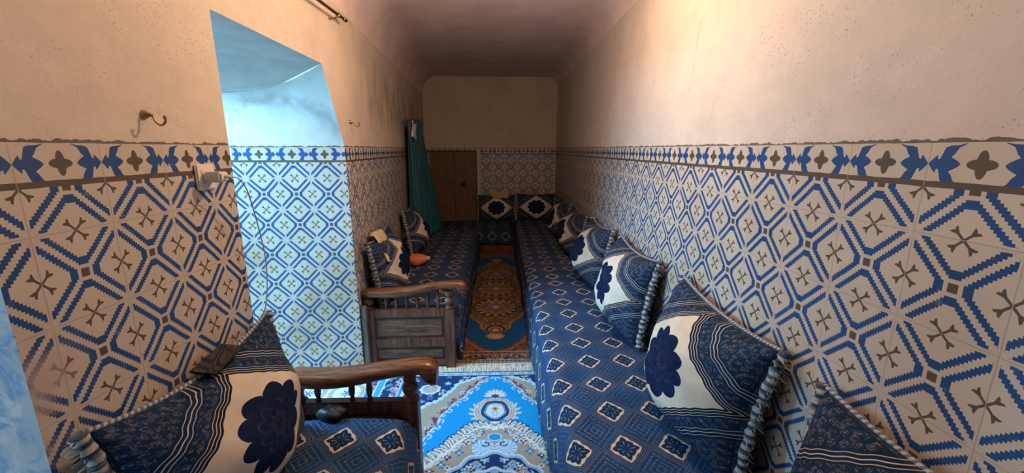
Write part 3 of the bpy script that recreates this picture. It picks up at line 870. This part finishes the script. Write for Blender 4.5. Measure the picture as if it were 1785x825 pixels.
def paint_blue(GX, GY):
    XC, YF = -.03, 2.65
    x = np.abs(GX - XC); d0 = YF - GY
    d = np.where(d0 > 1.15, 2.30 - d0, d0)       # same from both ends
    A = Art(x, d, AZ)
    A.put(d > -9, AZ)
    # spandrel: outer navy flower ground, scalloped beige band
    inner = smooth_pts([(.03, .085), (.10, .13), (.14, .20), (.18, .25), (.20, .31), (.25, .36), (.285, .43), (.325, .50), (.335, .58), (.37, .63), (.395, .71), (.42, .80), (.47, .88)])
    outer = smooth_pts([(.06, .06), (.13, .085), (.19, .12), (.25, .155), (.28, .22), (.315, .27), (.36, .34), (.42, .375), (.46, .43), (.50, .52), (.54, .60), (.56, .9)])
    band = A.poly(inner + [(.62, .9), (.62, .05)])
    A.put(band, TN)
    bi, ri = A.dist(inner)
    A.put(band & (bi < .020 + .012 * np.sin(ri / .045 * PI)), MR)
    A.put((bi < .008), WH, .55); 
    for k in range(0, len(inner), 4):
        cx, cd = inner[k]; A.curl(cx - .012, cd + .012, .022, 2.2 + k, 4.5, WH, .0035); A.curl(cx + .012, cd - .004, .016, k * .7, 4.2, NV, .003)
        A.flower(cx + .03, cd - .012, .017, [LB, WH, PK, MR][k // 4 % 4], NV, 5)
    ground = A.poly(outer + [(.80, .9), (.80, .05)])
    A.put(ground, NV)
    bo, ro = A.dist(outer)
    A.put((bo < .014 + .006 * np.sin(ro / .022 * PI)), (.30, .55, .72)); A.put(bo < .004, WH)
    scatter(A, ground & (bo > .02), 4, 150, .012, .026, [WH, LB, PK, (.06, .25, .55), (.10, .14, .42)], [NV, PK, WH], (.12, .66), (.06, .9))
    # corner palmette
    A.put(A.ell(.43, .215, .068, .058) < 1 + .12 * np.cos(9 * np.arctan2(d - .215, x - .43)), WH)
    A.put(A.ell(.43, .215, .050, .042) < 1, (.14, .45, .70)); A.put(A.ell(.425, .222, .030, .024) < 1, PK); A.put(A.ell(.455, .19, .022, .012, .6) < 1, TN); A.put(A.ell(.40, .19, .022, .012, -.6) < 1, TN)
    A.flower(.32, .15, .026, (.10, .45, .80), WH, 8)
    # field ornaments on the axis: fan, shield with leaves
    th = np.arctan2(d - .30, x); q = np.hypot(x, (d - .30) * 1.0)
    A.put((q < .074 * (.84 + .16 * np.cos(14 * th))) & (d < .315), (.66, .62, .52)); A.put((q < .074) & (np.cos(14 * th) < -.75) & (d < .315), LB, .8)
    A.put(A.ell(0, .303, .026, .018) < 1, MR); A.put(A.ell(0, .306, .015, .010) < 1, NV)
    A.leafy(smooth_pts([(.0, .345), (.065, .36), (.105, .42), (.10, .50), (.06, .56)]), .016, TN, WH, .04)
    for k, (cx, cd) in enumerate([(.112, .40), (.128, .44), (.13, .48), (.11, .525)]):
        A.put(A.ell(cx + .010, cd, .022, .009, -.9 + .3 * k) < 1, WH); A.put(A.ell(cx + .010, cd, .014, .004, -.9 + .3 * k) < 1, PK)
    shield = lambda k: A.ell(0, .452, .082 * k, .098 * k) < 1 + .10 * np.cos(5 * np.arctan2(d - .452, x) - PI / 2)
    A.put(shield(1.02), NV); A.put(shield(.80), (.20, .38, .58)); A.put(shield(.74), NV); A.put(shield(.68), (.55, .62, .62))
    A.flower(0, .435, .030, PK, MR, 5); A.flower(0, .485, .026, LB, WH, 6)
    A.put(A.ell(0, .572, .040, .020) < 1, WH); A.put(A.ell(0, .59, .050, .016) < 1, (.25, .50, .72))
    # medallion wing
    edge = smooth_pts([(.0, .60), (.06, .575), (.12, .585), (.16, .62), (.20, .675), (.235, .71), (.265, .76), (.31, .80), (.36, .86), (.42, .92), (.46, 1.0), (.48, 1.15)])
    wing = A.poly(edge + [(-.05, 1.16), (-.05, .60)])
    A.put(wing, TN)
    rs = random.Random(9)
    for k in range(0, len(edge) - 1, 2):
        cx, cd = edge[k]; a = rs.uniform(-.5, .5) - .7
        A.put(A.ell(cx, cd, .036, .012, a) < 1.45, NV); A.put(A.ell(cx, cd, .034, .0105, a) < 1, WH); A.put(A.ell(cx + .004, cd, .020, .004, a) < 1, BE)
        A.put(A.ell(cx - .024, cd + .026, .026, .009, a + 1.3) < 1, WH)
    sw = A.ell(.062, .765, .060, .062)
    A.put(sw < 1, (.50, .60, .68)); 
    ths = np.arctan2(d - .765, x - .062)
    A.put((sw < .95) & (np.sin(12 * ths + np.sqrt(sw) * 6) > .3), (.16, .38, .64)); A.curl(.045, .735, .024, .5, 5, NV, .004)
    A.put(A.ell(0, .685, .034, .026) < 1, AZ); A.put((A.ell(0, .685, .034, .026) > 1) & (A.ell(0, .685, .040, .031) < 1), WH)
    for cx, cd, c1 in ((.075, .645, (.02, .16, .45)), (.125, .66, LB), (.155, .72, MR), (.115, .715, AZ), (.20, .76, WH), (.185, .80, AZ), (.245, .83, NV), (.27, .88, AZ), (.235, .90, WH), (.32, .92, MR), (.09, .63, WH), (.16, .68, WH)):
        A.flower(cx, cd, .019, c1, WH if c1 != WH else MR, 4, NV)
    for k in range(9): A.curl(.09 + .03 * k, .66 + .028 * k, .02, k, 4.6, WH, .0035)
    med = A.ell(0, 1.15, .285, .345) 
    thm = np.arctan2(d - 1.15, x)
    sc_ = 1 + .06 * np.cos(16 * thm)
    A.put(med < sc_ * 1.06, WH); A.put(med < sc_, (.22, .42, .66)); A.put(med < sc_ * .90, NV)
    scatter(A, (med < .82) & (med > .48), 12, 130, .014, .028, [WH, PK, LB, BE], [NV, MR, AZ], (0, .3), (.78, 1.15))
    A.put(med < .50 * sc_, (.55, .62, .64)); A.put(med < .44 * sc_, (.16, .40, .70)); A.put((med < .40) & (np.cos(22 * thm) > .55) & (med > .28), NV)
    A.put(med < .24, WH); A.put(med < .20, AZ)
    # side border and end guard stripes
    xs_ = x
    A.put(xs_ > .60, NV); 
    scatter(A, xs_ > .60, 21, 420, .014, .026, [WH, LB, PK, (.30, .10, .14), (.10, .30, .62)], [NV, WH], (.60, .84), (.04, 1.15))
    for a_, b_, cc in ((.60, .612, WH), (.612, .632, (.03, .25, .60)), (.632, .640, WH), (.742, .750, WH), (.750, .790, (.05, .34, .70)), (.790, .798, WH), (.83, .86, (.03, .22, .55))):
        A.put((xs_ > a_) & (xs_ < b_), cc)
    for a_, b_, cc in ((-1, .008, (.45, .50, .52)), (.008, .020, NV), (.020, .030, (.40, .55, .62)), (.030, .046, (.05, .25, .50)), (.046, .054, WH), (.054, .064, NV)):
        A.put((d > a_) & (d < b_), cc)
    A.put((d > .008) & (d < .046) & (np.sin(x / .021 * PI) > .35), LB, .75)
    A.put((d > .030) & (d < .046) & (np.sin(x / .033 * PI) > .65), WH, .7)
    A.put((d < .012) & (np.sin(x * 150) + np.sin(x * 61) > .4), NV, .7)
    return A.c

DB = (.008, .085, .24); GD = (.15, .085, .035); DK = (.030, .018, .020); RD = (.20, .045, .03); CR = (.52, .38, .24)
def paint_dark(GX, GY):
    XC, YN = -.035, 2.755
    x = np.abs(GX - XC); d0 = GY - YN
    d = np.where(d0 > 1.66, 3.32 - d0, d0)
    A = Art(x, d, DB)
    th0 = np.arctan2(d - 1.66, x + 1e-6)
    # gold medallion body with leafy outline
    edge = smooth_pts([(.0, .50), (.045, .52), (.06, .56), (.10, .60), (.115, .65), (.11, .70), (.15, .76), (.20, .83), (.235, .90), (.27, 1.0), (.29, 1.10), (.29, 1.25), (.30, 1.40), (.27, 1.55), (.27, 1.70)])
    body = A.poly(edge + [(-.05, 1.70), (-.05, .50)])
    A.put(body, GD)
    rs = random.Random(5)
    for k in range(0, len(edge), 2):
        cx, cd = edge[k]; a = rs.uniform(-.8, .8)
        A.put(A.ell(cx, cd, .030, .017, a) < 1, (.34, .20, .07)); A.put(A.ell(cx - .008, cd, .016, .007, a) < 1, DK)
    scatter(A, body, 31, 260, .014, .030, [(.28, .16, .06), (.10, .048, .02), RD, (.24, .18, .10), DK, DK], [DK, CR], (0, .31), (.55, 1.68))
    # pendant at its tip
    A.put(A.ell(0, .45, .075, .055) < 1 + .15 * np.cos(8 * np.arctan2(d - .45, x)), (.40, .27, .15)); A.put(A.ell(0, .44, .04, .03) < 1, CR)
    A.put(A.ell(0, .585, .088, .085) < 1, DK); A.put(A.ell(0, .58, .066, .064) < 1, (.36, .22, .11)); A.put(A.ell(0, .575, .05, .045) < 1, RD); A.put(A.ell(0, .57, .03, .025) < 1, CR)
    for cd in (1.10, 1.66):
        th = np.arctan2((d - cd), x); s_ = 1 + .05 * np.cos(14 * th)
        e = A.ell(0, cd, .215, .235)
        A.put(e < s_, DK); A.put((e < .90) & (e > .62) & (np.cos(16 * th) > .1), CR, .8); A.put(e < .60 * s_, (.30, .17, .07)); A.put(e < .50, (.22, .09, .05))
        scatter(A, e < .5, 40, 60, .012, .022, [(.08, .13, .30), CR, RD, (.42, .25, .10)], [DK], (0, .16), (cd - .2, cd + .2))
        A.put(e < .06, (.06, .14, .34)); A.put(e < .02, CR)
    # corner spandrels
    sp = smooth_pts([(.02, .20), (.07, .215), (.12, .25), (.16, .31), (.20, .35), (.235, .42), (.27, .48), (.33, .55), (.42, .62), (.55, .70)])
    spn = A.poly(sp + [(.9, .70), (.9, .15), (.02, .15)])
    A.put(spn, (.22, .085, .035))
    b, rr = A.dist(sp); A.put(spn & (b < .030 + .012 * np.sin(rr / .04 * PI)), (.33, .15, .05)); A.put(b < .007, RD)
    scatter(A, spn & (b > .04), 50, 170, .014, .026, [RD, CR, (.30, .14, .06), DK, (.10, .14, .26)], [DK, CR], (.02, .75), (.15, .7), DK)
    A.put((x > .58), DK); scatter(A, x > .58, 51, 300, .014, .03, [RD, CR, (.30, .14, .06), DB], [DK, CR], (.56, .78), (0, 1.66))
    A.put((x > .58) & (x < .60), CR)
    # end border
    en = d < .185
    A.put(en, DK)
    A.put((d > .055) & (d < .135), (.16, .045, .035))
    scatter(A, (d > .055) & (d < .135), 60, 90, .016, .030, [CR, DK, (.30, .12, .06), DB], [DK, RD], (0, .75), (.06, .13))
    for a_, b_, cc in ((.175, .185, CR), (.150, .158, (.30, .22, .14)), (.135, .142, CR), (.047, .056, CR), (.020, .030, (.36, .30, .24)), (-1, .008, DK)):
        A.put((d > a_) & (d < b_), cc)
    A.put((d > .142) & (d < .175) & (np.sin(x / .02 * PI) > .2), (.26, .11, .05), .8)
    A.put((d > .008) & (d < .047) & (np.sin(x / .016 * PI) > .1), (.24, .18, .13), .7)
    return A.c

rug('blue_rug', 'bright blue floral rug on the floor of the near aisle, lit by the doorway', -.875, .815, .35, 2.65, .0042, paint_blue, M['blue_rug'], False, True)
rug('brown_rug', 'narrow looking blue and brown medallion rug in the far aisle between the benches', -.80, .73, 2.765, 5.92, .006, paint_dark, M['dark_rug'], True, False)

# ------------------------------------------------------------------ teal curtain gathered on the left wall
r = thing('teal_curtain', 'teal curtain gathered against the left wall near the wooden door', 'curtain', (-1.06, 5.2, 0))
bm = bmesh.new(); nu, nv = 70, 26; g = []
for j in range(nv + 1):
    v = j / nv; row = []
    for i in range(nu + 1):
        u = i / nu
        yt = 4.64 + (5.82 - 4.64) * u; xt = xwall(yt) + .055
        flare = max(0, u - .25) / .75
        yb = 4.66 + (5.86 - 4.66) * u; xb = xwall(yb) + .05 + .22 * flare ** 1.3
        k = v ** 1.5
        zt = 1.86 + .075 * u; zb = .43 + .03 * math.sin(u * 9) * .3
        y = yt + (yb - yt) * k; x = xt + (xb - xt) * k; z = zt + (zb - zt) * v
        x += (.016 + .016 * v) * math.sin(u * 2 * PI * 11 + 1.2 * math.sin(v * 3)) + .008 * math.sin(u * 37 + v * 4) + .02
        row.append(bm.verts.new((x + 1.06, y - 5.2, z)))
    g.append(row)
for j in range(nv):
    for i in range(nu): bm.faces.new((g[j][i], g[j][i + 1], g[j + 1][i + 1], g[j + 1][i]))
o = link('curtain_cloth', bm, M['curtain'], r, True)
md = o.modifiers.new('thickness', 'SOLIDIFY'); md.thickness = .004
bm = bmesh.new()
tube(bm, [(xwall(4.56) + .045 + 1.06, 4.56 - 5.2, 1.865), (xwall(5.9) + .045 + 1.06, 5.9 - 5.2, 1.955)], .009, 8)
link('curtain_pole', bm, M['wood_board'], r, True)
bm = bmesh.new()
n = 6; g = [[bm.verts.new((.012 * math.sin(a * 1.3 + b), -.11 + .22 * a / n, .0 - .17 * b / n + .02 * math.sin(a))) for a in range(n + 1)] for b in range(n + 1)]
for j in range(n):
    for i in range(n): bm.faces.new((g[j][i], g[j][i + 1], g[j + 1][i + 1], g[j + 1][i]))
o = link('paper_sheet', bm, M['paper'], None, True, (xwall(4.72) + .125, 4.75, 1.86))
md = o.modifiers.new('thickness', 'SOLIDIFY'); md.thickness = .002
tag(o, 'small white paper caught on the curtain pole at the top of the teal curtain', 'paper')

# ------------------------------------------------------------------ fittings on the left wall
def hook(label, y, z, s=1.):
    root = thing('wall_hook', label, 'hook', (XL if y < 2.7 else xwall(y), y, z), group='brass hooks on the left wall')
    bm = bmesh.new(); n = 14
    prof = [(.0165, 0.), (.0165, .004), (.012, .010), (.008, .018), (.0055, .030)]
    rings = [[bm.verts.new((h * s, r_ * s * math.cos(2 * PI * i / n), r_ * s * math.sin(2 * PI * i / n))) for i in range(n)] for r_, h in prof]
    for a, b in zip(rings, rings[1:]):
        for i in range(n): bm.faces.new((a[i], a[(i + 1) % n], b[(i + 1) % n], b[i]))
    bm.faces.new(rings[0][::-1]); bm.faces.new(rings[-1]); normals(bm)
    link('base', bm, M['brass'], root, True)
    bm = bmesh.new()
    pts = smoothcurve([(.024, 0, .004), (.031, 0, -.004), (.034, 0, -.018), (.040, 0, -.028), (.052, 0, -.035), (.064, 0, -.031), (.071, 0, -.020), (.071, 0, -.010)], 5)
    tube(bm, [p * s for p in pts], [(.0030 + .0016 * (i / len(pts)) ** 2) * s for i in range(len(pts))], 8)
    bmesh.ops.create_uvsphere(bm, u_segments=10, v_segments=8, radius=.0062 * s, matrix=Matrix.Translation((.071 * s, 0, -.008 * s)))
    link('hook_arm', bm, M['brass'], root, True)
hook('brass wall hook on the plaster left of the doorway, casting a curved shadow', 1.184, 1.652, .78)
hook('brass wall hook on the plaster right of the doorway', 2.79, 1.735, .85)

r = thing('brass_curtain_rod', 'thin brass curtain rod high on the left wall above the doorway', 'curtain rod', (XL, 2.1, 2.36))
bm = bmesh.new(); tube(bm, [(.055, -.9, -.10), (.055, .555, -.045)], .009, 10); link('rod', bm, M['brass'], r, True)
bm = bmesh.new(); tube(bm, [(.055, .55, -.045), (.055, .56, -.045), (.055, .585, -.044), (.055, .60, -.043)], [.009, .013, .013, .009], 10); link('finial', bm, M['brass'], r, True)
for yb, zb in ((.47, -.048), (-.75, -.095)):
    bm = bmesh.new(); tube(bm, [(0, yb, zb - .02), (.03, yb, zb - .018), (.055, yb, zb - .012)], .005, 8); lathe(bm, [(.012, zb - .014), (.014, zb - .008), (.012, zb + .008)], .055, yb, 10)
    link('bracket', bm, M['brass'], r, True)

# wall socket with its charger and cable, phone
r = thing('wall_socket', 'white square wall socket on the tiles left of the doorway', 'socket', (XL, 1.375, 1.472))
bm = bmesh.new(); box(bm, 0, .011, -.042, .042, -.042, .042, .004); link('faceplate', bm, M['plastic'], r)
bm = bmesh.new(); box(bm, .0108, .0125, -.024, .024, -.024, .024, .001); link('insert', bm, M['plastic'], r)
r = thing('phone_charger', 'white plug charger in the socket with a grey cable drooping in front of the doorway', 'charger', (XL + .0125, 1.375, 1.472))
bm = bmesh.new(); box(bm, .0, .056, -.022, .022, -.017, .017, .006); link('adapter', bm, M['plastic'], r)
bm = bmesh.new(); tube(bm, [(.054, 0, 0), (.076, .001, -.001)], [.006, .0045], 8); link('cable_plug', bm, M['plastic'], r, True)
bm = bmesh.new()
cab = [(-.875, 1.376, 1.471), (-.868, 1.40, 1.465), (-.872, 1.445, 1.42), (-.885, 1.50, 1.30), (-.895, 1.54, 1.15), (-.90, 1.53, 1.02), (-.905, 1.50, .945), (-.91, 1.44, .905), (-.905, 1.33, .915), (-.888, 1.281, .912)]
cab = [Vector(p) - Vector((XL + .0125, 1.375, 1.472)) for p in cab]
tube(bm, smoothcurve(cab, 7), .0022, 6); link('cable', bm, M['cable'], r, True)
r = thing('phone', 'dark smartphone lying on top of the left foreground cushion, charging', 'phone', (-.885, 1.20, .912), (.08, .16, .05))
bm = bmesh.new(); box(bm, -.037, .037, -.078, .078, 0, .008, .004); link('phone_body', bm, M['phone'], r, True)
bm = bmesh.new(); box(bm, -.035, .035, -.076, .076, .0081, .0088); link('screen', bm, M['glass'], r)

# ------------------------------------------------------------------ small things on the seats
bm = bmesh.new(); n = 14
g = []
for j in range(n + 1):
    row = []
    for i in range(n + 1):
        u, v = i / n, j / n
        x = -.02 + .15 * v ** .8; z = .0 - .20 * max(0, v - .12) ** 1.1 + .006 * math.sin(u * 7 + v * 3) - .03 * abs(u - .5)
        y = (-.15 + .30 * u) * (.75 + .35 * v) + .02 * math.sin(v * 5 + u * 2); e = .015 * math.sin(i * 2.1) if j in (0, n) else 0
        row.append(bm.verts.new((x + e + .006 * math.sin(u * 12), y, z + .01 * math.sin(v * 9))))
    g.append(row)
for j in range(n):
    for i in range(n): bm.faces.new((g[j][i], g[j][i + 1], g[j + 1][i + 1], g[j + 1][i]))
o = link('cream_cloth', bm, M['cream_cloth'], None, True, (-.935, 3.06, .945)); md = o.modifiers.new('thickness', 'SOLIDIFY'); md.thickness = .004
tag(o, 'crumpled cream cloth draped over the top of the cushion on the carved left bench', 'cloth')

bm = bmesh.new()
box(bm, -.13, .13, -.004, .004, -.06, .05, .002)
o = link('tan_card', bm, M['tan_paper'], None, False, (.03, 6.475, .86)); o.rotation_euler = (-.5, .05, 0)
tag(o, 'tan card resting on the top edge of the back wall cushion by the door', 'card')

r = thing('pink_pouch', 'small salmon pink pouch on the left seat, poking out behind the cream-clothed cushion', 'pouch', (-.80, 3.92, SEAT + .012))
bm = bmesh.new(); bmesh.ops.create_uvsphere(bm, u_segments=20, v_segments=14, radius=.1)
for v in bm.verts:
    k = 1 - .35 * max(0, v.co.x / .1); v.co = Vector((v.co.x * 1.05, v.co.y * .75 * k, v.co.z * .62 * k + .060 + .12 * max(0, v.co.x) ))
link('pouch_body', bm, M['pink'], r, True)
bm = bmesh.new(); bmesh.ops.create_uvsphere(bm, u_segments=12, v_segments=8, radius=.022, matrix=Matrix.Translation((.098, 0, .075)))
link('pouch_tip', bm, M['pinkwhite'], r, True)

bm = bmesh.new(); bmesh.ops.create_uvsphere(bm, u_segments=18, v_segments=10, radius=.1)
for v in bm.verts:
    p = v.co; v.co = Vector((p.x * .60 + .01 * math.sin(p.y * 60), p.y * .42, max(0, p.z * .28 + .024 + .007 * math.sin(p.x * 70) * math.cos(p.y * 50))))
o = link('black_bag', bm, M['black'], None, True, (-.72, 1.575, SEAT + .008))
tag(o, 'crumpled black bag on the foreground seat below the armrest', 'bag')

# ------------------------------------------------------------------ light
def area(name, loc, rot, sx, sy, col, e):
    L = bpy.data.lights.new(name, 'AREA'); L.shape = 'RECTANGLE'; L.size = sx; L.size_y = sy; L.color = col; L.energy = e
    o = bpy.data.objects.new(name, L); C.objects.link(o); o.location = loc; o.rotation_euler = rot; return o
# sky light falling through the doorway from above the yard outside
area('doorway_daylight', (-3.3, 1.70, 2.50), (0, -PI / 2 + .32, .12), 1.5, 1.7, (.27, .68, 1.0), 350)
# sky light entering through the opening beside the camera
area('side_daylight', (-2.0, .15, 1.5), (0, -PI / 2 + .2, 0), 1.6, 1.0, (.80, .90, 1.0), 12)
# warm bulb near the ceiling in mid room
L = bpy.data.lights.new('ceiling_bulb', 'POINT'); L.color = (1., .71, .47); L.energy = 41; L.shadow_soft_size = .035
o = bpy.data.objects.new('ceiling_bulb', L); C.objects.link(o); o.location = (.10, 2.0, 2.34)

w = bpy.data.worlds.new('sky'); sc.world = w; w.use_nodes = True
bg = w.node_tree.nodes['Background']; bg.inputs[0].default_value = (.55, .78, 1, 1); bg.inputs[1].default_value = .25

# ------------------------------------------------------------------ camera
cam = bpy.data.cameras.new('camera'); co = bpy.data.objects.new('camera', cam); C.objects.link(co)
cam.sensor_width = 36; cam.lens = 710 / 1785 * 36; cam.clip_start = .02
co.location = (0, 0, H_EYE); co.rotation_euler = (PI / 2 - .2108, 0, -.0330)
sc.camera = co
sc.view_settings.view_transform = 'Standard'; sc.view_settings.look = 'None'
sc.view_settings.exposure = .18; sc.view_settings.gamma = 1; sc.view_settings.use_curve_mapping = False
